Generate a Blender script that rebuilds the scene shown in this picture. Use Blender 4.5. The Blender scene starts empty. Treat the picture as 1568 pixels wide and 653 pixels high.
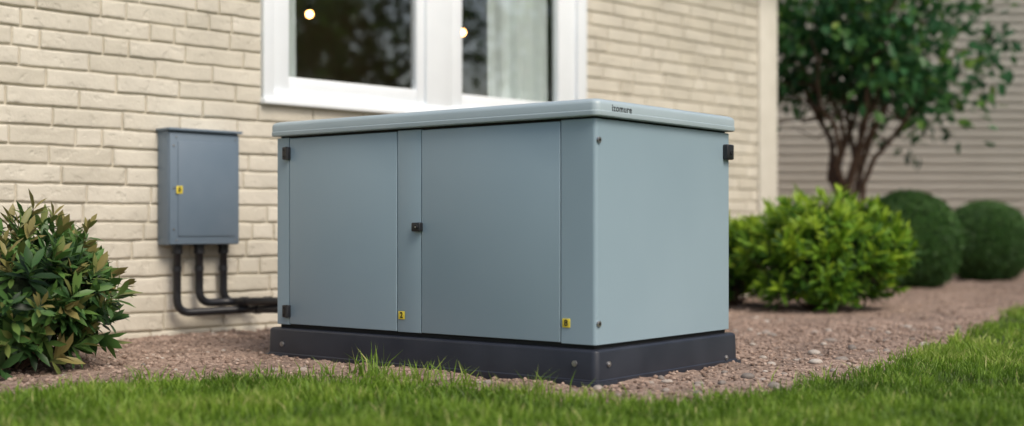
import bpy, bmesh, math, random
import numpy as np
from mathutils import Vector, Matrix
random.seed(7); rng=np.random.default_rng(7)
S=bpy.context.scene; COL=S.collection
F=1975.0; CH=0.634; CX=784.0; HY=350.0
R=math.radians

# ---------------- materials ----------------
def nt(name):
    m=bpy.data.materials.new(name); m.use_nodes=True
    t=m.node_tree; b=t.nodes['Principled BSDF']; return m,t,b
def mk(name,c1,c2=None,rough=.5,scale=5,bump=0,bscale=40,metal=0,spec=.5,detail=6,rr=0,coat=0,lo=.35,hi=.65,big=0):
    m,t,b=nt(name); N=t.nodes; L=t.links
    tc=N.new('ShaderNodeTexCoord')
    c2=c2 or c1
    n=N.new('ShaderNodeTexNoise'); n.inputs['Scale'].default_value=scale; n.inputs['Detail'].default_value=detail
    L.new(tc.outputs['Object'],n.inputs['Vector'])
    r=N.new('ShaderNodeValToRGB'); r.color_ramp.elements[0].position=lo; r.color_ramp.elements[1].position=hi
    r.color_ramp.elements[0].color=(*c1,1); r.color_ramp.elements[1].color=(*c2,1)
    L.new(n.outputs['Fac'],r.inputs['Fac']); out=r.outputs['Color']
    if big:
        nb_=N.new('ShaderNodeTexNoise'); nb_.inputs['Scale'].default_value=2.2; nb_.inputs['Detail'].default_value=4; L.new(tc.outputs['Object'],nb_.inputs['Vector'])
        mr=N.new('ShaderNodeMapRange'); mr.inputs['From Min'].default_value=.35; mr.inputs['From Max'].default_value=.65; mr.inputs['To Min'].default_value=1-big; mr.inputs['To Max'].default_value=1+big
        L.new(nb_.outputs['Fac'],mr.inputs['Value']); mx=N.new('ShaderNodeVectorMath'); mx.operation='MULTIPLY'; L.new(out,mx.inputs[0]); L.new(mr.outputs['Result'],mx.inputs[1]); out=mx.outputs[0]
    L.new(out,b.inputs['Base Color'])
    b.inputs['Roughness'].default_value=rough; b.inputs['Metallic'].default_value=metal
    b.inputs['Specular IOR Level'].default_value=spec; b.inputs['Coat Weight'].default_value=coat
    if rr:
        mr=N.new('ShaderNodeMapRange'); mr.inputs['To Min'].default_value=rough-rr; mr.inputs['To Max'].default_value=rough+rr
        L.new(n.outputs['Fac'],mr.inputs['Value']); L.new(mr.outputs['Result'],b.inputs['Roughness'])
    if bump:
        n2=N.new('ShaderNodeTexNoise'); n2.inputs['Scale'].default_value=bscale; n2.inputs['Detail'].default_value=5
        L.new(tc.outputs['Object'],n2.inputs['Vector'])
        bp=N.new('ShaderNodeBump'); bp.inputs['Strength'].default_value=bump; bp.inputs['Distance'].default_value=.01
        L.new(n2.outputs['Fac'],bp.inputs['Height']); L.new(bp.outputs['Normal'],b.inputs['Normal'])
    return m
def mk_tint(name,stops,rough=.5,trans=0,noise=0,nscale=60,spec=.4):
    m,t,b=nt(name); N=t.nodes; L=t.links
    a=N.new('ShaderNodeAttribute'); a.attribute_name='tint'
    r=N.new('ShaderNodeValToRGB'); el=r.color_ramp.elements
    el[0].position=stops[0][0]; el[0].color=(*stops[0][1],1); el[1].position=stops[-1][0]; el[1].color=(*stops[-1][1],1)
    for p,c in stops[1:-1]:
        e=el.new(p); e.color=(*c,1)
    L.new(a.outputs['Fac'],r.inputs['Fac']); out=r.outputs['Color']
    if noise:
        tc=N.new('ShaderNodeTexCoord'); n=N.new('ShaderNodeTexNoise'); n.inputs['Scale'].default_value=nscale; n.inputs['Detail'].default_value=6
        L.new(tc.outputs['Object'],n.inputs['Vector'])
        mr=N.new('ShaderNodeMapRange'); mr.inputs['From Min'].default_value=.3; mr.inputs['From Max'].default_value=.7
        mr.inputs['To Min'].default_value=1-noise; mr.inputs['To Max'].default_value=1+noise
        L.new(n.outputs['Fac'],mr.inputs['Value'])
        mx=N.new('ShaderNodeVectorMath'); mx.operation='MULTIPLY'; L.new(out,mx.inputs[0]); L.new(mr.outputs['Result'],mx.inputs[1]); out=mx.outputs[0]
        bp=N.new('ShaderNodeBump'); bp.inputs['Strength'].default_value=.6; bp.inputs['Distance'].default_value=.004
        L.new(n.outputs['Fac'],bp.inputs['Height']); L.new(bp.outputs['Normal'],b.inputs['Normal'])
    L.new(out,b.inputs['Base Color']); b.inputs['Roughness'].default_value=rough; b.inputs['Specular IOR Level'].default_value=spec
    if trans:
        tr=N.new('ShaderNodeBsdfTranslucent'); L.new(out,tr.inputs['Color'])
        ms=N.new('ShaderNodeMixShader'); ms.inputs[0].default_value=trans
        L.new(b.outputs[0],ms.inputs[1]); L.new(tr.outputs[0],ms.inputs[2]); L.new(ms.outputs[0],N['Material Output'].inputs['Surface'])
    return m

M={}
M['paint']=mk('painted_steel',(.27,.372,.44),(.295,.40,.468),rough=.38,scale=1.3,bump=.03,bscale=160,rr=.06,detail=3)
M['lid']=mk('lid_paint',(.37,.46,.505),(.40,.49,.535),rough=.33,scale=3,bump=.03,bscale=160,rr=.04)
M['dark']=mk('black_gap',(.012,.013,.015),rough=.7)  # near-black, painted shade in panel gaps; also small dark hardware
M['base']=mk('base_plastic',(.018,.022,.034),(.027,.032,.046),rough=.42,scale=6,bump=.08,bscale=220,rr=.06)
M['black']=mk('black_plastic',(.012,.013,.016),(.02,.021,.025),rough=.38,scale=20,bump=.05,bscale=150)
M['steel']=mk('zinc_bolt',(.5,.5,.5),(.35,.35,.36),rough=.35,metal=.9,scale=60)
M['yellow']=mk('yellow_label',(.78,.64,.06),(.70,.56,.06),rough=.5,scale=60)
M['ebox']=mk('box_paint',(.135,.188,.245),(.155,.208,.265),rough=.42,scale=4,bump=.04,bscale=180,rr=.05)
M['vinyl']=mk('white_vinyl',(.83,.88,.92),(.86,.91,.95),rough=.4,scale=4,bump=.03,bscale=60)
M['corner']=mk('corner_trim',(.66,.63,.55),(.72,.69,.61),rough=.6,scale=6,bump=.08,bscale=60)
M['siding']=mk('lap_siding',(.52,.50,.45),(.58,.56,.51),rough=.65,scale=1.2,bump=.08,bscale=60)
M['room']=mk('room_plaster',(.26,.24,.155),(.42,.38,.25),rough=.9,scale=1.2,lo=.42,hi=.6)
M['roof']=mk('shingles',(.07,.065,.06),(.13,.12,.11),rough=.9,scale=14,bump=.6,bscale=60)
M['bark']=mk('bark',(.07,.04,.028),(.15,.095,.065),rough=.85,scale=24,bump=.6,bscale=70)
M['core']=mk('dark_shade_core',(.008,.018,.006),(.018,.036,.01),rough=.9,scale=30,bump=.8,bscale=60)  # shrub interior shade put into a dark colour
M['mortar']=mk('painted_mortar',(.53,.488,.40),(.61,.565,.475),rough=.85,scale=9,bump=.5,bscale=90)
def brickmat():
    m,t,b=nt('painted_brick'); N=t.nodes; L=t.links
    tc=N.new('ShaderNodeTexCoord')
    a=N.new('ShaderNodeAttribute'); a.attribute_name='tint'
    r=N.new('ShaderNodeValToRGB'); r.color_ramp.elements[0].color=(.60,.56,.465,1); r.color_ramp.elements[1].color=(.69,.65,.555,1)
    L.new(a.outputs['Fac'],r.inputs['Fac'])
    n=N.new('ShaderNodeTexNoise'); n.inputs['Scale'].default_value=3.5; n.inputs['Detail'].default_value=8; L.new(tc.outputs['Object'],n.inputs['Vector'])
    mr=N.new('ShaderNodeMapRange'); mr.inputs['From Min'].default_value=.3; mr.inputs['From Max'].default_value=.7; mr.inputs['To Min'].default_value=.88; mr.inputs['To Max'].default_value=1.06
    L.new(n.outputs['Fac'],mr.inputs['Value'])
    mx=N.new('ShaderNodeVectorMath'); mx.operation='MULTIPLY'; L.new(r.outputs['Color'],mx.inputs[0]); L.new(mr.outputs['Result'],mx.inputs[1])
    L.new(mx.outputs[0],b.inputs['Base Color']); b.inputs['Roughness'].default_value=.7
    v=N.new('ShaderNodeTexNoise'); v.inputs['Scale'].default_value=34; v.inputs['Detail'].default_value=7; v.inputs['Roughness'].default_value=.6
    L.new(tc.outputs['Object'],v.inputs['Vector'])
    n3=N.new('ShaderNodeTexNoise'); n3.inputs['Scale'].default_value=14; n3.inputs['Detail'].default_value=4; L.new(tc.outputs['Object'],n3.inputs['Vector'])
    pr=N.new('ShaderNodeMapRange'); pr.inputs['From Min'].default_value=.32; pr.inputs['From Max'].default_value=.42; L.new(n3.outputs['Fac'],pr.inputs['Value'])
    ad=N.new('ShaderNodeMath'); ad.operation='MULTIPLY_ADD'; ad.inputs[1].default_value=.7; L.new(pr.outputs['Result'],ad.inputs[0]); L.new(v.outputs['Fac'],ad.inputs[2])
    bp=N.new('ShaderNodeBump'); bp.inputs['Strength'].default_value=.5; bp.inputs['Distance'].default_value=.009
    L.new(ad.outputs[0],bp.inputs['Height']); L.new(bp.outputs['Normal'],b.inputs['Normal'])
    return m
M['brick']=brickmat()
def glassmat():
    m,t,b=nt('window_glass'); N=t.nodes; L=t.links
    tr=N.new('ShaderNodeBsdfTransparent'); tr.inputs[0].default_value=(.90,.94,.92,1)
    g=N.new('ShaderNodeBsdfGlossy'); g.inputs['Roughness'].default_value=.03; g.inputs['Color'].default_value=(.95,.97,.95,1)
    f=N.new('ShaderNodeLayerWeight'); f.inputs[0].default_value=.5
    mr=N.new('ShaderNodeMapRange'); mr.inputs['To Min'].default_value=.24; mr.inputs['To Max'].default_value=.9
    p=N.new('ShaderNodeMath'); p.operation='POWER'; p.inputs[1].default_value=2.2; L.new(f.outputs['Facing'],p.inputs[0]); L.new(p.outputs[0],mr.inputs['Value'])
    ms=N.new('ShaderNodeMixShader'); L.new(mr.outputs['Result'],ms.inputs[0]); L.new(tr.outputs[0],ms.inputs[1]); L.new(g.outputs[0],ms.inputs[2])
    L.new(ms.outputs[0],N['Material Output'].inputs['Surface']); return m
M['glass']=glassmat()
def curtainmat():
    m,t,b=nt('curtain_cloth'); N=t.nodes; L=t.links
    b.inputs['Base Color'].default_value=(.88,.93,.94,1); b.inputs['Roughness'].default_value=.9
    tr=N.new('ShaderNodeBsdfTranslucent'); tr.inputs[0].default_value=(.8,.86,.86,1)
    ms=N.new('ShaderNodeMixShader'); ms.inputs[0].default_value=.12; L.new(b.outputs[0],ms.inputs[1]); L.new(tr.outputs[0],ms.inputs[2]); L.new(ms.outputs[0],N['Material Output'].inputs['Surface']); return m
M['curtain']=curtainmat()
def emis(name,c,s):
    m,t,b=nt(name); b.inputs['Emission Color'].default_value=(*c,1); b.inputs['Emission Strength'].default_value=s; b.inputs['Base Color'].default_value=(*c,1); return m
M['bulb']=emis('warm_bulb',(1,.46,.14),26)
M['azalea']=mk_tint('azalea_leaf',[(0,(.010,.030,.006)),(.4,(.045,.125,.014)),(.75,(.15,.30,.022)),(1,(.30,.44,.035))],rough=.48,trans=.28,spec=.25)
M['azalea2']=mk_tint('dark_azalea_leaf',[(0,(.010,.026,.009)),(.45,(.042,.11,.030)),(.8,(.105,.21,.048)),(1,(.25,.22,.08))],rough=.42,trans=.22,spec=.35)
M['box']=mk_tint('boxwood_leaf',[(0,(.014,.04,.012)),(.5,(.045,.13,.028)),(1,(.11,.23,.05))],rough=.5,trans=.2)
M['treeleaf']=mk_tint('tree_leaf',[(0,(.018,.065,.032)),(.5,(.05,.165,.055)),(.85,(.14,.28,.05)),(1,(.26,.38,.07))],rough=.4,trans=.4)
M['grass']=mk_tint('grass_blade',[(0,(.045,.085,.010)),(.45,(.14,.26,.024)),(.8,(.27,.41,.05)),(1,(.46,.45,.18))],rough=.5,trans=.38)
M['clod']=mk_tint('mulch_clod',[(0,(.13,.088,.066)),(.5,(.33,.24,.19)),(.9,(.44,.34,.28)),(1,(.50,.43,.37))],rough=.9,noise=.2,nscale=120)
M['pebble']=mk_tint('pebble_stone',[(0,(.18,.16,.145)),(.6,(.35,.30,.26)),(1,(.56,.52,.47))],rough=.75,noise=.15,nscale=90)
M['mulch']=mk('mulch_soil',(.185,.128,.098),(.40,.295,.235),rough=.95,scale=45,bump=1.0,bscale=130,detail=8,big=.22)
M['lawnsoil']=mk('lawn_soil',(.05,.07,.015),(.085,.13,.022),rough=.95,scale=25,bump=.8,bscale=80)

# ---------------- mesh helpers ----------------
def link(o,parent=None,mat=None,smooth=None):
    COL.objects.link(o)
    if parent is not None: o.parent=parent
    if mat is not None: o.data.materials.append(mat)
    if smooth is not None:
        o.data.shade_smooth(); o.data.set_sharp_from_angle(angle=R(smooth))
    return o
def empty(name,loc,rz=0):
    e=bpy.data.objects.new(name,None); e.location=loc; e.rotation_euler=(0,0,R(rz)); e.empty_display_size=.2; COL.objects.link(e); return e
def npmesh(name,V,faces_groups,parent=None,mat=None,tint=None,smooth=False):
    me=bpy.data.meshes.new(name); V=np.asarray(V,dtype=np.float32)
    me.vertices.add(len(V)); me.vertices.foreach_set('co',V.ravel())
    li=np.concatenate([f.ravel() for f in faces_groups]).astype(np.int32)
    lt=np.concatenate([np.full(len(f),f.shape[1],np.int32) for f in faces_groups])
    ls=np.concatenate([[0],np.cumsum(lt)[:-1]]).astype(np.int32)
    me.loops.add(len(li)); me.loops.foreach_set('vertex_index',li)
    me.polygons.add(len(lt)); me.polygons.foreach_set('loop_start',ls); me.polygons.foreach_set('loop_total',lt)
    me.update(calc_edges=True)
    if tint is not None:
        a=me.attributes.new('tint','FLOAT','POINT'); a.data.foreach_set('value',np.asarray(tint,dtype=np.float32))
    if smooth: me.shade_smooth()
    o=bpy.data.objects.new(name,me); return link(o,parent,mat)
def box(name,x0,x1,y0,y1,z0,z1,mat,parent=None,bevel=.003,seg=2):
    bm=bmesh.new(); bmesh.ops.create_cube(bm,size=1)
    for v in bm.verts: v.co=Vector(((x0+x1)/2+v.co.x*(x1-x0),(y0+y1)/2+v.co.y*(y1-y0),(z0+z1)/2+v.co.z*(z1-z0)))
    if bevel>0:
        bevel=min(bevel,.45*min(abs(x1-x0),abs(y1-y0),abs(z1-z0)))
        bmesh.ops.bevel(bm,geom=bm.edges[:],offset=bevel,segments=seg,profile=.5,affect='EDGES')
    me=bpy.data.meshes.new(name); bm.to_mesh(me); bm.free()
    return link(bpy.data.objects.new(name,me),parent,mat,smooth=40)
def rr(x0,x1,y0,y1,r,n=6):
    P=[]
    for cx,cy,a0 in((x1-r,y0+r,-90),(x1-r,y1-r,0),(x0+r,y1-r,90),(x0+r,y0+r,180)):
        for i in range(n+1):
            a=R(a0+90*i/n); P.append((cx+r*math.cos(a),cy+r*math.sin(a)))
    return P
def loft(name,loops,mat,parent=None,smooth=35,caps=True):
    bm=bmesh.new(); vs=[[bm.verts.new(p) for p in l] for l in loops]; n=len(loops[0])
    for a,b in zip(vs[:-1],vs[1:]):
        for i in range(n): bm.faces.new((a[i],a[(i+1)%n],b[(i+1)%n],b[i]))
    if caps: bm.faces.new(vs[0][::-1]); bm.faces.new(vs[-1])
    bmesh.ops.recalc_face_normals(bm,faces=bm.faces[:])
    me=bpy.data.meshes.new(name); bm.to_mesh(me); bm.free()
    return link(bpy.data.objects.new(name,me),parent,mat,smooth=smooth)
def cyl(name,c,axis,r,h,mat,parent=None,n=20,bevel=.001,r2=None):
    bm=bmesh.new(); bmesh.ops.create_cone(bm,cap_ends=True,segments=n,radius1=r,radius2=r2 if r2 is not None else r,depth=h)
    if bevel: bmesh.ops.bevel(bm,geom=[e for e in bm.edges if any(len(f.verts)>4 for f in e.link_faces)],offset=bevel,segments=2,affect='EDGES')
    q=Vector((0,0,1)).rotation_difference(Vector(axis)); bm.transform(Matrix.Translation(c)@q.to_matrix().to_4x4())
    me=bpy.data.meshes.new(name); bm.to_mesh(me); bm.free()
    return link(bpy.data.objects.new(name,me),parent,mat,smooth=40)
def tubes(name,paths,mat,parent=None,ns=10):
    V=[];Q=[];T=[];off=0
    for pts,rad in paths:
        pts=[Vector(p) for p in pts]; ref=Vector((.3,.9,.1)); k=len(pts)
        for i,p in enumerate(pts):
            d=(pts[min(i+1,k-1)]-pts[max(i-1,0)]).normalized()
            u=d.cross(ref)
            if u.length<.05: u=d.cross(Vector((1,0,0)))
            u.normalize(); w=d.cross(u)
            for j in range(ns):
                a=2*math.pi*j/ns; V.append(p+(u*math.cos(a)+w*math.sin(a))*rad[i])
        for i in range(k-1):
            for j in range(ns):
                a=off+i*ns+j; b=off+i*ns+(j+1)%ns; Q.append((a,b,b+ns,a+ns))
        for base in (off,off+(k-1)*ns):
            c=len(V); V.append(pts[0] if base==off else pts[-1])
            for j in range(ns): T.append((base+j,base+(j+1)%ns,c))
        off=len(V)
    return npmesh(name,np.array([tuple(v) for v in V]),[np.array(Q),np.array(T)],parent,mat,smooth=True)
def smoothpath(pts,n=8,rad=.06):
    P=[Vector(p) for p in pts]; out=[P[0]]
    for i in range(1,len(P)-1):
        a=(P[i-1]-P[i]); b=(P[i+1]-P[i]); r=min(rad,a.length*.45,b.length*.45)
        p0=P[i]+a.normalized()*r; p2=P[i]+b.normalized()*r
        for k in range(n+1):
            t=k/n; out.append(p0*(1-t)**2+P[i]*2*t*(1-t)+p2*t*t)
    out.append(P[-1]); return out
_lat=rng.random((256,256))
def vn(x,y):
    xi=np.floor(x).astype(int); yi=np.floor(y).astype(int); fx=x-xi; fy=y-yi
    fx=fx*fx*(3-2*fx); fy=fy*fy*(3-2*fy)
    g=lambda a,b:_lat[a%256,b%256]
    return (g(xi,yi)*(1-fx)+g(xi+1,yi)*fx)*(1-fy)+(g(xi,yi+1)*(1-fx)+g(xi+1,yi+1)*fx)*fy
def fbm(x,y,o=4):
    s=0;a=.5
    for i in range(o): s=s+a*vn(x*2**i+17.3*i,y*2**i+5.1*i); a*=.5
    return s
def leaves(name,P,D,U,Ln,W,tint,mat,parent=None,droop=.15,fold=.25):
    D=D/np.linalg.norm(D,axis=1,keepdims=True); Sd=np.cross(D,U); Sd/=np.linalg.norm(Sd,axis=1,keepdims=True)+1e-9
    Nn=np.cross(Sd,D); L=Ln[:,None]; w=W[:,None]
    def st(f,wf,dr): 
        c=P+D*L*f-Nn*L*droop*dr; s=Sd*w*.5*wf
        return c-s+Nn*w*fold*.5*wf, c, c+s+Nn*w*fold*.5*wf
    l1,c1,r1=st(.33,.85,.08); l2,c2,r2=st(.68,.9,.45); tip=P+D*L-Nn*L*droop
    V=np.stack([P,l1,c1,r1,l2,c2,r2,tip],axis=1).reshape(-1,3)
    b=(np.arange(len(P))*8)[:,None]
    tr=np.concatenate([b+np.array([[0,2,1]]),b+np.array([[0,3,2]]),b+np.array([[4,5,7]]),b+np.array([[5,6,7]])])
    qd=np.concatenate([b+np.array([[1,2,5,4]]),b+np.array([[2,3,6,5]])])
    return npmesh(name,V,[tr,qd],parent,mat,tint=np.repeat(np.clip(tint,0,1),8),smooth=True)

def along(O,ang,px,off=0.):
    u=(px-CX)/F; c,s=math.cos(R(ang)),math.sin(R(ang))
    return (u*(O[1]+c*off)-O[0]+s*off)/(c-u*s)
def hgt(O,ang,sx,off,py):
    Y=O[1]+math.sin(R(ang))*sx+math.cos(R(ang))*off
    return CH+(HY-py)*Y/F

# ---------------- camera ----------------
cd=bpy.data.cameras.new('camera'); cam=bpy.data.objects.new('camera',cd); COL.objects.link(cam)
cam.location=(0,0,CH); cam.rotation_euler=(R(90),0,0); cd.sensor_width=36; cd.lens=36*F/1568; cd.shift_y=23.5/1568
cd.clip_end=2000; cd.dof.use_dof=True; cd.dof.focus_distance=5.7; cd.dof.aperture_fstop=.9; cd.dof.aperture_blades=0
S.camera=cam

# ---------------- light ----------------
w=bpy.data.worlds.new('World'); S.world=w; w.use_nodes=True; t=w.node_tree
sky=t.nodes.new('ShaderNodeTexSky'); sky.sky_type='NISHITA'; sky.sun_disc=False
SUN=Vector((.55,-.72,1.05)).normalized()
el=math.asin(SUN.z); az=math.atan2(SUN.x,SUN.y)
sky.sun_elevation=el; sky.sun_rotation=az; sky.dust_density=4.0; sky.air_density=1.0; sky.ozone_density=.8
t.links.new(sky.outputs[0],t.nodes['Background'].inputs[0]); t.nodes['Background'].inputs[1].default_value=.145
ld=bpy.data.lights.new('sun','SUN'); ld.energy=2.1; ld.angle=R(28); ld.color=(1,.92,.80)
lo=bpy.data.objects.new('sun',ld); COL.objects.link(lo); lo.rotation_euler=(-SUN).to_track_quat('-Z','Y').to_euler()
S.view_settings.view_transform='Standard'; S.view_settings.look='None'; S.view_settings.exposure=0

# ---------------- ground ----------------
BX=np.array([-40,-12,-5,-3,-2.04,-1.91,-1.69,-1.33,-.954,-.507,-.0876,.28,.51,.765,1.055,1.43,1.84,2.31,3.07,4.14,5.5,8,14,40])
BY=np.array([2.5,3,3.5,4.0,4.55,4.75,5.10,5.28,5.42,5.22,4.92,4.66,4.60,4.70,4.95,5.43,6.05,6.9,8.4,10.43,12.5,15,17,17.3])
def Yb(x): return np.interp(x,BX,BY)
def gz(X,Y):
    return .020*(fbm(X*2.2,Y*2.2,3)-.45)+.042*(fbm(X*9,Y*9,3)-.45)+.018*(fbm(X*38,Y*38,2)-.4)+.012
gm=bpy.data.meshes.new('ground'); gm.from_pydata([(-400,-400,-.07),(400,-400,-.07),(400,400,-.07),(-400,400,-.07)],[],[(0,1,2,3)])
link(bpy.data.objects.new('ground',gm),None,M['lawnsoil'])
def gridmesh(name,x0,x1,y0,y1,st,mat,fn):
    xs=np.arange(x0,x1,st); ys=np.arange(y0,y1,st); X,Y=np.meshgrid(xs,ys); Z=fn(X,Y)
    nx,ny=len(xs),len(ys); i=np.arange(nx*ny).reshape(ny,nx)
    q=np.stack([i[:-1,:-1],i[:-1,1:],i[1:,1:],i[1:,:-1]],-1).reshape(-1,4)
    return npmesh(name,np.stack([X,Y,Z],-1).reshape(-1,3),[q],None,mat,smooth=True)
def mz(X,Y):
    d=np.clip((Y-Yb(X))/.10,-1,1); return np.where(d>0,0,d*.04)+gz(X,Y)
gridmesh('mulch_bed',-5,9,3.2,19,.022,M['mulch'],mz)
lawnz=lambda X,Y: np.where(Y>Yb(X)+.02,-.06,.002+.012*(fbm(X*2,Y*2,2)-.45))
gridmesh('lawn_soil',-9,16,-6,18,.1,M['lawnsoil'],lawnz)

def blades(n,x0,x1,y0,y1,wmul,hmul):
    X=rng.uniform(x0,x1,n); Y=rng.uniform(y0,y1,n)
    e=Y-Yb(X)-.13*(fbm(X*6,Y*6,2)-.4)*2
    thin=fbm(X*3+11,Y*3+2,3)
    keep=((e<0)&(rng.random(n)<np.clip(.45+(thin-.28)*3,.35,1))&(rng.random(n)<np.clip(-e/.10+.35,0,1)))|((e<.16)&(rng.random(n)<.06)); X,Y,e=X[keep],Y[keep],e[keep]
    n=len(X); clump=fbm(X*4.5,Y*4.5,3)
    h=(.022+.028*rng.random(n)+.055*np.clip(clump-.38,0,1)*1.5)*hmul
    edge=np.clip(1+e/.25,0,1); tall=rng.random(n)<.04+.03*edge; h=np.where(tall,h*1.7,h)
    return X,Y,h,wmul*(.0022+.0018*rng.random(n)),clump
def tufts(centers):
    o=[]
    for x,y,k,hh in centers:
        n=k; X=x+rng.normal(size=n)*.035; Y=y+rng.normal(size=n)*.025
        o.append((X,Y,hh*rng.uniform(.4,1.1,n),.0026+.0016*rng.random(n),np.full(n,.5)))
    return o
tc_=[]
for _ in range(60):
    x=rng.uniform(-2.0,2.2); tc_.append((x,float(Yb(x))-rng.uniform(-.06,.12),int(rng.uniform(8,26)),rng.uniform(.05,.085)))
for px,hh,dy in((553,.13,.20),(567,.15,.17),(580,.12,.14),(600,.09,.08),(640,.11,.12),(660,.13,.10),(705,.12,.08),(735,.08,.06),(815,.12,.06),(832,.08,.02),(240,.09,.06),(395,.08,.10),(500,.10,.08)):
    x=(px-784)/1975*5.4; tc_.append((x,float(Yb(x))+dy,26,hh))
parts=[blades(190000,-2.8,3.3,3.3,6.6,1.0,1),blades(90000,1.5,8,6.3,17,1.8,1),blades(50000,-7,9,-3,3.4,2.6,1)]+tufts(tc_)
X,Y,h,wd,cl=[np.concatenate(a) for a in zip(*parts)]
n=len(X); th=rng.uniform(0,2*np.pi,n); lean=rng.uniform(.1,.8,n)*h; la=rng.uniform(0,2*np.pi,n)+1.5*fbm(X*3,Y*3,2)
P=np.stack([X,Y,np.full(n,-.004)],-1); sd=np.stack([np.cos(th),np.sin(th),0*th],-1)*wd[:,None]
ld_=np.stack([np.cos(la),np.sin(la),0*la],-1)*lean[:,None]; up=np.stack([0*h,0*h,h],-1)
V=np.stack([P-sd,P+sd,P+up*.55+ld_*.3-sd*.8,P+up*.55+ld_*.3+sd*.8,P+up*(1-.25*(lean/h)**2)[:,None]+ld_],1).reshape(-1,3)
b=(np.arange(n)*5)[:,None]
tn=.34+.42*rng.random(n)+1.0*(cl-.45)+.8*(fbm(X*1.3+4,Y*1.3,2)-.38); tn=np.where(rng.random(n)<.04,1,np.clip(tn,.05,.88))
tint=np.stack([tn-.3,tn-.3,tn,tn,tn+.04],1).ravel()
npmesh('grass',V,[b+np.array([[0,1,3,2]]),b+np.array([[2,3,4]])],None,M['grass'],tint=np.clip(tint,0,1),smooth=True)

def icos(sub):
    bm=bmesh.new(); bmesh.ops.create_icosphere(bm,subdivisions=sub,radius=1); V=np.array([v.co[:] for v in bm.verts]); Fc=np.array([[v.index for v in f.verts] for f in bm.faces]); bm.free(); return V,Fc
def stones(n,x0,x1,y0,y1,smin,smax,sub,jit,pw):
    bv,bf=icos(sub); X=rng.uniform(x0,x1,n); Y=rng.uniform(y0,y1,n); k=Y>Yb(X)-.03-.05*rng.random(n); X,Y=X[k],Y[k]; n=len(X)
    s=smin+(smax-smin)*rng.random(n)**pw
    sc=s[:,None]*np.stack([rng.uniform(.8,1.4,n),rng.uniform(.7,1.1,n),rng.uniform(.45,.8,n)],-1)
    V=bv[None]*(1+jit*rng.uniform(-1,1,(n,len(bv),1)))*sc[:,None,:]
    a=rng.uniform(0,2*np.pi,n); c,s2=np.cos(a)[:,None],np.sin(a)[:,None]
    Vx=V[...,0]*c-V[...,1]*s2; Vy=V[...,0]*s2+V[...,1]*c
    V=np.stack([Vx+X[:,None],Vy+Y[:,None],V[...,2]+(mz(X,Y)+sc[:,2]*.3)[:,None]],-1).reshape(-1,3)
    f=(bf[None]+(np.arange(n)*len(bv))[:,None,None]).reshape(-1,3)
    return V,f,np.repeat(np.clip(rng.random(n)*.8+.5*(fbm(X*1.7,Y*1.7,3)-.3),0,1),len(bv))
A=stones(36000,-3,3.6,4.4,8.5,.0025,.014,1,.3,2.8); B=stones(13000,-2,7.5,7,14,.005,.018,1,.3,2.4)
npmesh('mulch_chunks',np.concatenate([A[0],B[0]]),[np.concatenate([A[1],B[1]+len(A[0])])],None,M['clod'],tint=np.concatenate([A[2],B[2]]))
A=stones(150,-3,3.8,4.5,9,.008,.022,2,.08,2.4); B=stones(150,.2,2.8,4.6,8,.010,.032,2,.08,1.7)
npmesh('pebbles',np.concatenate([A[0],B[0]]),[np.concatenate([A[1],B[1]+len(A[0])])],None,M['pebble'],tint=np.concatenate([A[2],B[2]]),smooth=True)

# ---------------- brick house ----------------
WO=(-1.87,7.62); WA=45
house=empty('brick_house',(WO[0],WO[1],0),WA)
al=lambda px,off=0.: along(WO,WA,px,off)
xL=-5.0; xC=al(1190,-.03)
wx0=al(404,-.035); wx1=al(899,-.035); wz0=1.40; wz1=2.80; HT=3.12
ox0,ox1,oz0,oz1=wx0+.02,wx1-.02,wz0+.02,wz1-.02
box('wall_left',xL,ox0,0,.22,-.1,HT,M['mortar'],house,0)
box('wall_right',ox1,xC-.02,0,.22,-.1,HT,M['mortar'],house,0)
box('wall_below_window',ox0,ox1,0,.22,-.1,oz0,M['mortar'],house,0)
box('wall_above_window',ox0,ox1,0,.22,oz1,HT,M['mortar'],house,0)
box('wall_side',xC-.24,xC-.02,.22,7,-.1,HT,M['mortar'],house,0)
box('wall_far_side',xL,xL+.22,.22,7,-.1,HT,M['mortar'],house,0)
box('wall_back',xL+.22,xC-.24,6.8,7,-.1,HT,M['mortar'],house,0)
V=[];Q=[];T=[];off=0; pitch=.104; gap=.009
def brick(x0,x1,z0,z1):
    global off
    D=.014+random.uniform(-.003,.005); e=[0,.0025,.007,.013]
    nx=max(1,int((x1-x0-.026)/.03)); xs=e+[.013+(x1-x0-.026)*(i/nx) for i in range(1,nx)]+[(x1-x0)-q for q in e[::-1]]
    hz=z1-z0; zs=e+[hz*.33,hz*.5,hz*.67]+[hz-q for q in e[::-1]]
    xs=np.array(xs);zs=np.array(zs); Xg,Zg=np.meshgrid(xs,zs)
    d=np.minimum(np.minimum(Xg,x1-x0-Xg),np.minimum(Zg,hz-Zg)); r=.010
    dd=np.clip(r-d,0,r); y=-D+(r-np.sqrt(np.maximum(r*r-dd*dd,0)))
    wx=x0+Xg; wz=z0+Zg
    y=y+.006*(fbm(wx*14,wz*22,3)-.45)*(d>.002); y=np.where(d<.001,.003,y)
    tilt=random.uniform(-.018,.018); y=y+tilt*(Xg-(x1-x0)/2)*.3*(d>.001)
    wx=wx+.007*(fbm(wx*9+3,wz*30,2)-.37); wz=wz+.010*(fbm(wx*9,wz*9+9,3)-.42)
    n1,n2=len(zs),len(xs); V.append(np.stack([wx,y,wz],-1).reshape(-1,3))
    i=np.arange(n1*n2).reshape(n1,n2)+off; Q.append(np.stack([i[:-1,:-1],i[:-1,1:],i[1:,1:],i[1:,:-1]],-1).reshape(-1,4))
    T.append(np.full(n1*n2,random.random())); off+=n1*n2
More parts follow.
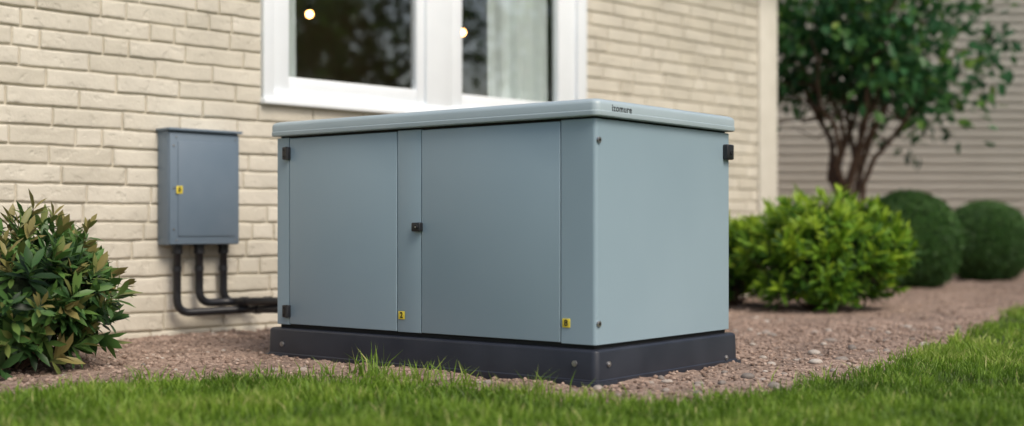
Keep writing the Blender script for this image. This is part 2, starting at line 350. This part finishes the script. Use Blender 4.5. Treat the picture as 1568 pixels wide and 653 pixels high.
def course(a,b,z0,z1):
    x=a-random.uniform(0,.35)
    while x<b:
        L=.155 if random.random()<.17 else random.uniform(.36,.42)
        x2=x+L; p,q=max(x,a),min(x2,b)
        if q-p>.05: brick(p+gap/2,q-gap/2,z0+gap/2,z1-gap/2)
        x=x2
bxr=al(1163,-.03)
z=-.06
while z+pitch<HT:
    if z+pitch<=wz0+.001 or z>=wz1: course(xL+.02,bxr,z,z+pitch)
    elif z<wz0:
        course(xL+.02,wx0-.002,z,z+pitch); course(wx0,wx1,z,wz0-.002) if wz0-z>.04 else None; course(wx1+.002,bxr,z,z+pitch)
    else:
        course(xL+.02,wx0-.002,z,min(z+pitch,HT)); course(wx1+.002,bxr,z,z+pitch)
    z+=pitch
npmesh('bricks',np.concatenate(V),[np.concatenate(Q)],house,M['brick'],tint=np.concatenate(T),smooth=True)
box('corner_board',bxr+.002,xC,-.035,.12,-.05,HT,M['corner'],house,.006)
rv=[(xL-.35,-.35,HT),(xC+.35,-.35,HT),(xC+.35,7.35,HT),(xL-.35,7.35,HT),(xL-.35,3.5,HT+2),(xC+.35,3.5,HT+2)]
rm=bpy.data.meshes.new('roof'); rm.from_pydata(rv,[],[(0,3,2,1),(0,1,5,4),(2,3,4,5),(1,2,5),(3,0,4)]); link(bpy.data.objects.new('roof',rm),house,M['roof'])
def frame(pre,x0,x1,z0,z1,wl,wr,wb,wt,y0,y1,mat):
    box(pre+'_stile_left',x0,x0+wl,y0,y1,z0,z1,mat,house,.004)
    box(pre+'_stile_right',x1-wr,x1,y0,y1,z0,z1,mat,house,.004)
    box(pre+'_rail_bottom',x0+wl,x1-wr,y0+.002,y1-.002,z0,z0+wb,mat,house,.004)
    box(pre+'_rail_top',x0+wl,x1-wr,y0+.002,y1-.002,z1-wt,z1,mat,house,.004)
cw=.075
frame('casing',wx0,wx1,wz0+.035,wz1,cw,cw+.03,.05,cw,-.036,.06,M['vinyl'])
box('window_sill',wx0-.012,wx1+.012,-.062,.05,wz0,wz0+.033,M['vinyl'],house,.006,3)
gl0,gl1=al(437,.03),al(633,.03); gr0,gr1=al(702,.03),al(850,.03)
m0,m1=al(652,-.02),al(692,-.02)
ci0,ci1=wx0+cw,wx1-cw-.03; zb=wz0+.085; zt=wz1-cw
box('mullion',m0,m1,-.028,.06,zb,zt,M['vinyl'],house,.006)
frame('sash_a',ci0+.001,m0-.001,zb,zt,max(.03,gl0-ci0),max(.03,m0-gl1),.10,.06,-.008,.05,M['vinyl'])
frame('sash_b',m1+.001,ci1-.001,zb,zt,max(.03,gr0-m1),max(.03,ci1-gr1),.10,.06,-.008,.05,M['vinyl'])
def pane(name,x0,x1): npmesh(name,np.array([(x0,.028,zb+.03),(x1,.028,zb+.03),(x1,.028,zt-.02),(x0,.028,zt-.02)]),[np.array([[0,1,2,3]])],house,M['glass'])
pane('glass_a',ci0+.02,m0-.02); pane('glass_b',m1+.02,ci1-.02)
rx0,rx1=wx0-1.2,xC-.4
RD=2.3
box('room_back',rx0,rx1,RD,RD+.1,.2,3.0,M['room'],house,0); box('room_floor',rx0,rx1,.23,RD-.01,.2,.3,M['room'],house,0)
box('room_ceiling',rx0,rx1,.23,RD-.01,2.98,3.05,M['room'],house,0)
box('room_side_a',rx0-.1,rx0-.003,.23,RD,.2,3.0,M['room'],house,0); box('room_side_b',rx1+.003,rx1+.1,.23,RD,.2,3.0,M['room'],house,0)
def curtain(name,x0,x1,y,z0,z1,k):
    nx,nz=160,14; V=[]
    for j in range(nz):
        for i in range(nx):
            u=i/(nx-1); tt=j/(nz-1)
            V.append((x0+(x1-x0)*u+.008*math.sin(tt*3+u*20),y+.030*math.sin(u*k+.9*math.sin(u*7)+.3*tt)+.012*math.sin(u*k*2.3+1+tt),z0+(z1-z0)*tt))
    i=np.arange(nx*nz).reshape(nz,nx); q=np.stack([i[:-1,:-1],i[:-1,1:],i[1:,1:],i[1:,:-1]],-1).reshape(-1,4)
    npmesh(name,np.array(V),[q],house,M['curtain'],smooth=True)
curtain('curtain_right',al(748,.11),al(838,.11),.11,.6,2.9,21)
curtain('curtain_left',al(394,.11),al(452,.11),.11,.6,2.9,12)
for px,py in((474,22),(708,50)):
    off_=1.0; s=al(px,off_); hz=hgt(WO,WA,s,off_,py)
    c,sn=math.cos(R(WA)),math.sin(R(WA))
    e=empty('pendant_lamp',(WO[0]+c*s-sn*off_,WO[1]+sn*s+c*off_,hz),WA)
    bv,bf=icos(3); npmesh('bulb',bv*.026,[bf],e,M['bulb'],smooth=True)
    cyl('socket',(0,0,.045),(0,0,1),.014,.05,M['black'],e); cyl('cord',(0,0,(2.98-hz+.06)/2),(0,0,1),.003,2.98-hz-.07,M['black'],e,n=8,bevel=0)

# ---------------- electrical box ----------------
eb=empty('electrical_box',(WO[0],WO[1],0),WA)
D=.15
e0=al(259,-D); e1=al(367,-D); ez0=hgt(WO,WA,(e0+e1)/2,-D,375); ez1=hgt(WO,WA,(e0+e1)/2,-D,203)
box('enclosure',e0,e1,-D+.012,-.02,ez0,ez1,M['ebox'],eb,.006)
box('rear_bracket',e0+.05,e1-.05,-.02,.0,ez0+.04,ez1-.04,M['ebox'],eb,.003)
box('front_cover',e0+.004,e1-.004,-D,-D+.011,ez0+.004,ez1-.012,M['ebox'],eb,.004)
box('door_panel',e0+.055,e1-.035,-D-.006,-D-.0005,ez0+.05,ez1-.06,M['ebox'],eb,.004)
box('rain_cap',e0-.010,e1+.010,-D-.018,-.012,ez1+.001,ez1+.016,M['ebox'],eb,.004)
for zz in(ez1-.085,ez0+.09,(ez0+ez1)/2): cyl('screw',(e0+.028,-D-.002,zz),(0,-1,0),.006,.005,M['steel'],eb,n=12)
for xx in(e0+.045,e1-.03):
    for zz in(ez0+.028,ez1-.035): cyl('rivet',(xx,-D-.002,zz),(0,-1,0),.0045,.004,M['steel'],eb,n=12)
def text(name,body,loc,rot,size,mat,parent,ext=.0006,bold=.02,sp=1):
    cu=bpy.data.curves.new(name,'FONT'); cu.body=body; cu.size=size; cu.extrude=ext; cu.align_x='CENTER'; cu.align_y='CENTER'; cu.offset=size*bold; cu.space_character=sp
    o=bpy.data.objects.new(name,cu); o.location=loc; o.rotation_euler=rot; COL.objects.link(o); o.parent=parent; cu.materials.append(mat); return o
lx=al(274,-D); lz=hgt(WO,WA,lx,-D,291)
box('warning_label',lx-.02,lx+.02,-D-.0078,-D-.0062,lz-.022,lz+.022,M['yellow'],eb,.0005)
text('label_mark','8',(lx,-D-.0084,lz),(R(90),0,0),.04,M['black'],eb)
cn=empty('conduit_pipes',(0,0,0))
def W(s,o,h):
    c,sn=math.cos(R(WA)),math.sin(R(WA)); return Vector((WO[0]+c*s-sn*o,WO[1]+sn*s+c*o,h))
N0=(.335,5.09); CA=-38.5
ca,sa=math.cos(R(CA)),math.sin(R(CA))
def C(x,y,z): return Vector((N0[0]+ca*x-sa*y,N0[1]+sa*x+ca*y,z))
paths=[]
for px,lowpx,dist,ent in((271,480,-.085,(.50,.215)),(305,465,-.085,(.62,.25)),(342,464,-.07,(.80,.235))):
    s=al(px,dist); zl=hgt(WO,WA,s,dist,lowpx)
    top=W(s,dist,ez0+.01); bot=W(s,dist,zl)
    end=C(-1.88,ent[0],ent[1])
    mid=W(s+.22,dist-.02,zl+.004)
    if px==271: mid=W(s+.42,dist-.10,zl+.01)
    p=smoothpath([top,bot,mid,end],rad=.085); paths.append((p,[.0235]*len(p)))
    cyl('coupling',top-Vector((0,0,.035)),(0,0,1),.031,.055,M['black'],cn); cyl('lock_nut',top-Vector((0,0,.012)),(0,0,1),.036,.014,M['black'],cn,n=6)
    cyl('collar',top-Vector((0,0,.15)),(0,0,1),.0265,.03,M['black'],cn)
    d=(end-mid).normalized()
    cyl('joint',mid+d*.12,d,.0285,.06,M['black'],cn)
tubes('pipes',paths,M['black'],cn,ns=16)
cyl('gland_cap',C(-1.935,.16,.36),(ca,sa,0),.045,.06,M['black'],cn); cyl('gland_nut',C(-1.98,.16,.36),(ca,sa,0),.03,.05,M['black'],cn,n=6)

# ---------------- generator cabinet ----------------
gc=empty('generator_cabinet',(N0[0],N0[1],0),CA)
cl_=lambda px,off=0.: along(N0,CA,px,off)
XL=-1.93; YW=1.12
def ring(ins,z,r=.03,x0=XL-.035,x1=.004,y0=-.004,y1=YW+.035): return [(x,y,z) for x,y in rr(x0+ins,x1-ins,y0+ins,y1-ins,r)]
loft('base_plinth',[ring(.012,-.03),ring(.0,.0),ring(0,.028),ring(.004,.032),ring(.007,.138),ring(.009,.145),ring(.015,.150),ring(.04,.1515)],M['base'],gc)
for (a,b_,c_,d_) in((-.16,.010,-.010,.14),(XL-.041,XL+.13,-.010,.14),(-.14,.010,YW-.11,YW+.041),(XL-.041,XL+.13,YW-.11,YW+.041)):
    box('foot',a,b_,c_,d_,-.03,.024,M['base'],gc,.006)
box('shadow_gap_core',XL+.035,-.035,.035,YW-.035,.149,1.09,M['dark'],gc,.0)  # added dark core, paints the shadow lines in seams and above the base
fi=.017
s_=[cl_(px,fi) for px in(443,608,645,858.5)]
z0,z1=.168,1.072
def shell():
    r=.018; n=8; th=.012
    x0,x1,y0,y1=XL+fi,-fi,fi,YW-fi
    def path(o):
        P=[(s_[3]+.003,y0+o)]
        for cx,cy,a0 in((x1-r,y0+r,-90),(x1-r,y1-r,0),(x0+r,y1-r,90),(x0+r,y0+r,180)):
            for i in range(n+1):
                a=R(a0+90*i/n); P.append((cx+(r-o)*math.cos(a),cy+(r-o)*math.sin(a)))
        P.append((s_[0]-.003,y0+o)); return P
    o_,i_=path(0),path(th); e=.0025; oo=path(e)
    n_=len(o_)
    bm=bmesh.new()
    rows=[[bm.verts.new((x,y,z)) for x,y in pp] for pp,z in((i_,z0),(oo,z0),(o_,z0+e),(o_,z1-e),(oo,z1),(i_,z1))]
    for a,b in zip(rows,rows[1:]+rows[:1]):
        for i in range(n_-1): bm.faces.new((a[i],a[i+1],b[i+1],b[i]))
    bm.faces.new([r_[0] for r_ in rows]); bm.faces.new([r_[-1] for r_ in rows])
    bmesh.ops.recalc_face_normals(bm,faces=bm.faces[:])
    me=bpy.data.meshes.new('shell'); bm.to_mesh(me); bm.free(); link(bpy.data.objects.new('side_panels',me),gc,M['paint'],smooth=30)
shell()
g=.0028
box('door_a',s_[0]+g,s_[1]-g,fi-.001,fi+.014,z0+.004,z1-.004,M['paint'],gc,.0035,3)
box('centre_post',s_[1]+g*.8,s_[2]-g*.8,fi+.001,fi+.014,z0+.002,z1,M['paint'],gc,.003,3)
box('door_b',s_[2]+g,s_[3]-g,fi-.001,fi+.014,z0+.004,z1-.004,M['paint'],gc,.0035,3)
def lr(ins,z): return [(x,y,z) for x,y in rr(XL-.004+ins,.010-ins,-.010+ins,YW+.004-ins,max(.034-ins*.4,.01),8)]
prof=[(.035,1.080),(.006,1.080),(.001,1.083),(0,1.087),(0,1.100),(.0018,1.1025),(.0018,1.128),(.004,1.136),(.009,1.142),(.017,1.147),(.028,1.150),(.05,1.152),(.3,1.158)]
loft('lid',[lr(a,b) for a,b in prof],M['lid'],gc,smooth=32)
def fpos(px,py,off): s=cl_(px,off); return s,hgt(N0,CA,s,off,py)
for px,py in((437,235),(437,477)):
    s,hh=fpos(px,py,0); box('hinge',s-.022,s+.020,-.004,fi+.004,hh-.030,hh+.030,M['black'],gc,.005,3)
    cyl('hinge_pin',(s+.012,-.002,hh),(0,0,1),.007,.062,M['black'],gc)
    for dz in(-.016,.016): cyl('hinge_screw',(s-.009,-.005,hh+dz),(0,-1,0),.005,.003,M['dark'],gc,n=12)
s,hh=fpos(637,348,0); box('door_latch',s-.026,s+.026,-.006,fi+.004,hh-.020,hh+.020,M['black'],gc,.006,3)
cyl('latch_key',(s+.008,-.009,hh),(0,-1,0),.009,.008,M['dark'],gc,n=16); cyl('latch_pin',(s+.008,-.014,hh),(0,-1,0),.0035,.004,M['steel'],gc,n=10)
for px,py,tx in((615,483,'2'),(867,495,'8')):
    s,hh=fpos(px,py,fi-.002); box('warning_label',s-.019,s+.019,fi-.0035,fi-.0018 if tx=='2' else fi-.0003,hh-.018,hh+.018,M['yellow'],gc,.0004)
    text('label_mark',tx,(s,fi-.0042,hh),(R(90),0,0),.036,M['black'],gc)
CA2=CA+90
al2=lambda px,off: along((N0[0],N0[1]),CA2,px,off)
for px,py in((915,214),(915,497)):
    yy=.036; zz=CH+(HY-py)*5.11/F
    cyl('panel_bolt',(-fi+.003,yy,zz),(1,0,0),.0125,.008,M['steel'],gc,n=20); cyl('bolt_socket',(-fi+.0075,yy,zz),(1,0,0),.006,.002,M['dark'],gc,n=6,bevel=0)
yy=al2(1112,fi); zz=CH+(HY-233)*(N0[1]+math.sin(R(CA2))*yy)/F
yy=min(yy,YW-.05)
box('side_latch',-fi-.004,.010,yy-.032,yy+.028,zz-.036,zz+.034,M['black'],gc,.007,3); cyl('latch_key',(.012,yy,zz-.005),(1,0,0),.010,.005,M['dark'],gc,n=16)
text('nameplate','izomure',(.0085,.165,1.1155),(R(90),0,R(90)),.040,M['black'],gc,.0008,.012,1.1)
for px,py in((432,527),(880,557)):
    s,hh=fpos(px,py,.0); cyl('base_bolt',(s,-.001,hh),(0,-1,0),.012,.008,M['steel'],gc,n=18); cyl('bolt_head',(s,-.006,hh),(0,-1,0),.007,.005,M['steel'],gc,n=6,bevel=.0008)
for px,py in((932,558),(1112,548)):
    yy=al2(px,.0); yy=min(max(yy,.05),YW-.03); hh=CH+(HY-py)*(N0[1]+math.sin(R(CA2))*yy)/F
    cyl('base_bolt',(.001,yy,hh),(1,0,0),.012,.008,M['steel'],gc,n=18); cyl('bolt_head',(.006,yy,hh),(1,0,0),.007,.005,M['steel'],gc,n=6,bevel=.0008)

# ---------------- shrubs ----------------
def unit(n): v=rng.normal(size=(n,3)); return v/np.linalg.norm(v,axis=1,keepdims=True)
def azalea(name,x,y,rx,h,nsh,ll,mat,seed,bright=0,core=.62,lump=.22,k=12,wf=(.26,.36)):
    e=empty(name,(x,y,0)); cz=h*.5; rz=h*.5
    d=unit(nsh*3); d=d[d[:,2]>-.75][:nsh*2]; n=len(d)
    ln=1+lump*(fbm(np.arctan2(d[:,1],d[:,0])*1.6+seed*7,d[:,2]*2.5+seed,3)-.45)*2+.07*rng.normal(size=n)
    shell_=np.where(rng.random(n)<.62,1.0,rng.uniform(.55,.95,n))
    P=d*np.array([rx,rx,rz])*(ln*shell_)[:,None]+np.array([0,0,cz]); P[:,2]=np.maximum(P[:,2],.05)
    ax=d*np.array([1,1,.9])+np.array([0,0,.75])+.25*rng.normal(size=(n,3)); ax/=np.linalg.norm(ax,axis=1,keepdims=True)
    PP=np.repeat(P,k,0); AX=np.repeat(ax,k,0)
    rv=unit(n*k); rad=rv-AX*(rv*AX).sum(1,keepdims=True); rad/=np.linalg.norm(rad,axis=1,keepdims=True)
    th=np.tile(np.linspace(.35,1.5,k),n)+.15*rng.normal(size=n*k)
    DD=AX*np.cos(th)[:,None]+rad*np.sin(th)[:,None]
    sz=np.repeat(rng.uniform(.75,1.2,n),k)
    L=ll*sz*rng.uniform(.75,1.1,n*k); 
    PP=PP-AX*(np.tile(np.linspace(0,.8,k),n)*ll*.8)[:,None]
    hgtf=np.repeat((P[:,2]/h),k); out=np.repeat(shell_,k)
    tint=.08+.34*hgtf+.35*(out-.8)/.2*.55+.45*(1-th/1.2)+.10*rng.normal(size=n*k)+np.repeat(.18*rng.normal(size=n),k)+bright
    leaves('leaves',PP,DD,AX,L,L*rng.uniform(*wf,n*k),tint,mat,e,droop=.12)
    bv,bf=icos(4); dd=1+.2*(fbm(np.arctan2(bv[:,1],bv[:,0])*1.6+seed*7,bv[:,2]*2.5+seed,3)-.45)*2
    npmesh('shade_core',bv*np.array([rx,rx,rz])*core*dd[:,None]+np.array([0,0,cz*.98]),[bf],e,M['core'],smooth=True)  # added dark blob that blocks light, painted shade inside the shrub
    pts=[]
    for i in range(0,n,5):
        p=P[i]; a=rng.uniform(-.05,.05,2); pts.append(([(a[0],a[1],-.03),(a[0]+p[0]*.45,a[1]+p[1]*.45,p[2]*.4),tuple(p)],[.008,.005,.0025]))
    tubes('stems',pts,M['bark'],e,ns=5)
    return e
azalea('azalea_shrub',2.40,9.9,.585,.86,270,.115,M['azalea'],1,bright=.10,wf=(.22,.30))
azalea('azalea_shrub',1.80,10.45,.33,.68,120,.09,M['azalea'],2,bright=.03)
azalea('azalea_shrub',-2.24,5.70,.47,.665,210,.105,M['azalea2'],3,bright=.03,core=.5,lump=.5,k=11,wf=(.26,.36))
def boxwood(name,x,y,r,h,n,seed):
    e=empty(name,(x,y,0)); d=unit(n); cz=h*.48; rz=h*.52
    ln=1+.07*(fbm(np.arctan2(d[:,1],d[:,0])*3+seed*5+20,d[:,2]*4+seed+9,3)-.45)*2
    sh=1-.10*rng.random(n)**2
    P=d*np.array([r,r,rz])*(ln*sh)[:,None]+np.array([0,0,cz]); k=P[:,2]>.01; P,d,sh=P[k],d[k],sh[k]; n=len(P)
    D=d+.9*unit(n)+np.array([0,0,.3]); 
    L=rng.uniform(.022,.036,n)
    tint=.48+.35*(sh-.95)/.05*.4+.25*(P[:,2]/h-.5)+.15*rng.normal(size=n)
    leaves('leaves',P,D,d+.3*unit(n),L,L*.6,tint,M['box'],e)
    bv,bf=icos(4); npmesh('shade_core',bv*np.array([r,r,rz])*.93+np.array([0,0,cz]),[bf],e,M['core'],smooth=True)  # same added light blocker, shade painted as a dark core
boxwood('boxwood_shrub',4.16,13.5,.53,1.02,26000,1)
boxwood('boxwood_shrub',5.66,15.4,.53,.95,20000,2)

# ---------------- trees ----------------
def tree(name,x,y,base_r,fork_h,crown_c,crown_r,nst,nleaf,ll,seed,low=.9,jb=3,thick=.55,clump=.13):
    rs=np.random.default_rng(seed); e=empty(name,(x,y,0)); paths=[]; tips=[]
    paths.append(([(0,0,-.05),(.02,0,fork_h*.5),(0,0,fork_h)],[base_r*1.3,base_r,base_r*.95]))
    cc=np.array(crown_c); cr=np.array(crown_r)
    for i in range(nst):
        a=2*math.pi*i/nst+rs.uniform(-.3,.3); rr_=rs.uniform(.6,.95) if i%3 else .35
        end=cc+np.array([math.cos(a)*rr_,math.sin(a)*rr_,rs.uniform(-.2,.6)])*cr
        p0=np.array([0,0,fork_h*rs.uniform(.75,1)]); pts=[]
        for t_ in np.linspace(0,1,9):
            q=p0*(1-t_)+end*t_; q[:2]*=(.6+.4*t_) if t_<1 else 1
            q=q+rs.normal(size=3)*.03*cr[0]*(0<t_<1); pts.append(q)
        rad=np.linspace(base_r*thick,base_r*.12,9); paths.append(([tuple(p) for p in pts],list(rad)))
        for j in range(jb,9):
            for m in range(2):
                dr=rs.normal(size=3); dr[2]=abs(dr[2])*.5-.1; dr/=np.linalg.norm(dr); 
                L=rs.uniform(.25,.55)*cr[0]*.8; s=pts[j]; f=s+dr*L
                g2=(s+f)/2+rs.normal(size=3)*.05*cr[0]
                q=(f-cc)/cr; l=np.linalg.norm(q)
                if l>1: f=cc+q/l*cr
                if f[2]<cc[2]-cr[2]*low: continue
                paths.append(([tuple(s),tuple(g2),tuple(f)],[rad[j]*.5,rad[j]*.35,base_r*.06])); tips.append(f); tips.append(g2*.4+f*.6)
    tubes('trunk_and_branches',paths,M['bark'],e,ns=7)
    extra=[]
    while len(extra)<len(tips)*.8:
        q=rs.normal(size=3); q/=np.linalg.norm(q); q*=rs.uniform(.6,1.0); extra.append(cc+q*cr)
    tips=np.array(tips+extra); tips=tips[tips[:,2]>cc[2]-cr[2]*low]
    rad_=np.hypot(tips[:,0],tips[:,1]); tips=tips[(tips[:,2]>cc[2]-cr[2]*.45)|(rad_>cr[0]*.6)]
    idx=rs.integers(0,len(tips),nleaf); cr_=clump*cr[0]
    P=tips[idx]+rs.normal(size=(nleaf,3))*np.array([cr_,cr_,cr_*.8])
    D=rs.normal(size=(nleaf,3))+np.array([0,0,-.35])+.5*(P-cc)/cr; U=rs.normal(size=(nleaf,3))*.5+np.array([0,0,1.])
    L=ll*rs.uniform(.6,1.15,nleaf)
    q=np.linalg.norm((P-cc)/cr,axis=1)
    ct=rs.normal(size=len(tips))*.17
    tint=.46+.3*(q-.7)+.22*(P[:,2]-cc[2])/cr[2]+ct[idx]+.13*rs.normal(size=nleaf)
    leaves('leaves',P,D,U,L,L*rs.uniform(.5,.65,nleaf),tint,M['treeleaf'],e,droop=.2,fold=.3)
    return e
tree('ornamental_tree',3.40,13.2,.07,.80,(.27,0,2.58),(1.45,1.15,1.32),11,4000,.155,4,low=.85,jb=4,thick=.55,clump=.11)
tree('reflection_tree',11.5,6.5,.16,1.6,(0,0,4.2),(2.4,2.4,3.2),8,3600,.26,5)  # unseen trees, added so the window glass reflects dark green
tree('reflection_tree',12.0,10.8,.16,1.6,(0,0,4.4),(2.4,2.2,3.3),8,3600,.26,6)
tree('reflection_tree',12.2,2.4,.16,1.6,(0,0,4.2),(2.6,2.6,3.2),8,4000,.26,8)

# ---------------- neighbour house with lap siding ----------------
nh=empty('siding_house',(2.2,18.0,0),3)
bp=.125; nb=44; Vv=[];Qq=[]
for i in range(nb):
    za=-.1+i*bp; zb_=za+bp; k=len(Vv)
    Vv+=[(0,-.022,za),(17,-.022,za),(17,-.002,zb_),(0,-.002,zb_),(0,.0,za),(17,.0,za)]
    Qq+=[(k,k+1,k+2,k+3),(k+4,k+5,k+1,k)]
npmesh('lap_boards',np.array(Vv),[np.array(Qq)],nh,M['siding'])
box('walls',.0,17,.003,8,-.1,-.1+nb*bp,M['siding'],nh,0)
box('corner_board',-.12,.0,-.04,.1,-.1,-.1+nb*bp,M['corner'],nh,.005)
zt_=-.1+nb*bp
rm=bpy.data.meshes.new('roof'); rm.from_pydata([(-.5,-.5,zt_),(17.5,-.5,zt_),(17.5,8.5,zt_),(-.5,8.5,zt_),(-.5,4,zt_+2.5),(17.5,4,zt_+2.5)],[],[(0,3,2,1),(0,1,5,4),(2,3,4,5),(1,2,5),(3,0,4)])
link(bpy.data.objects.new('roof',rm),nh,M['roof'])
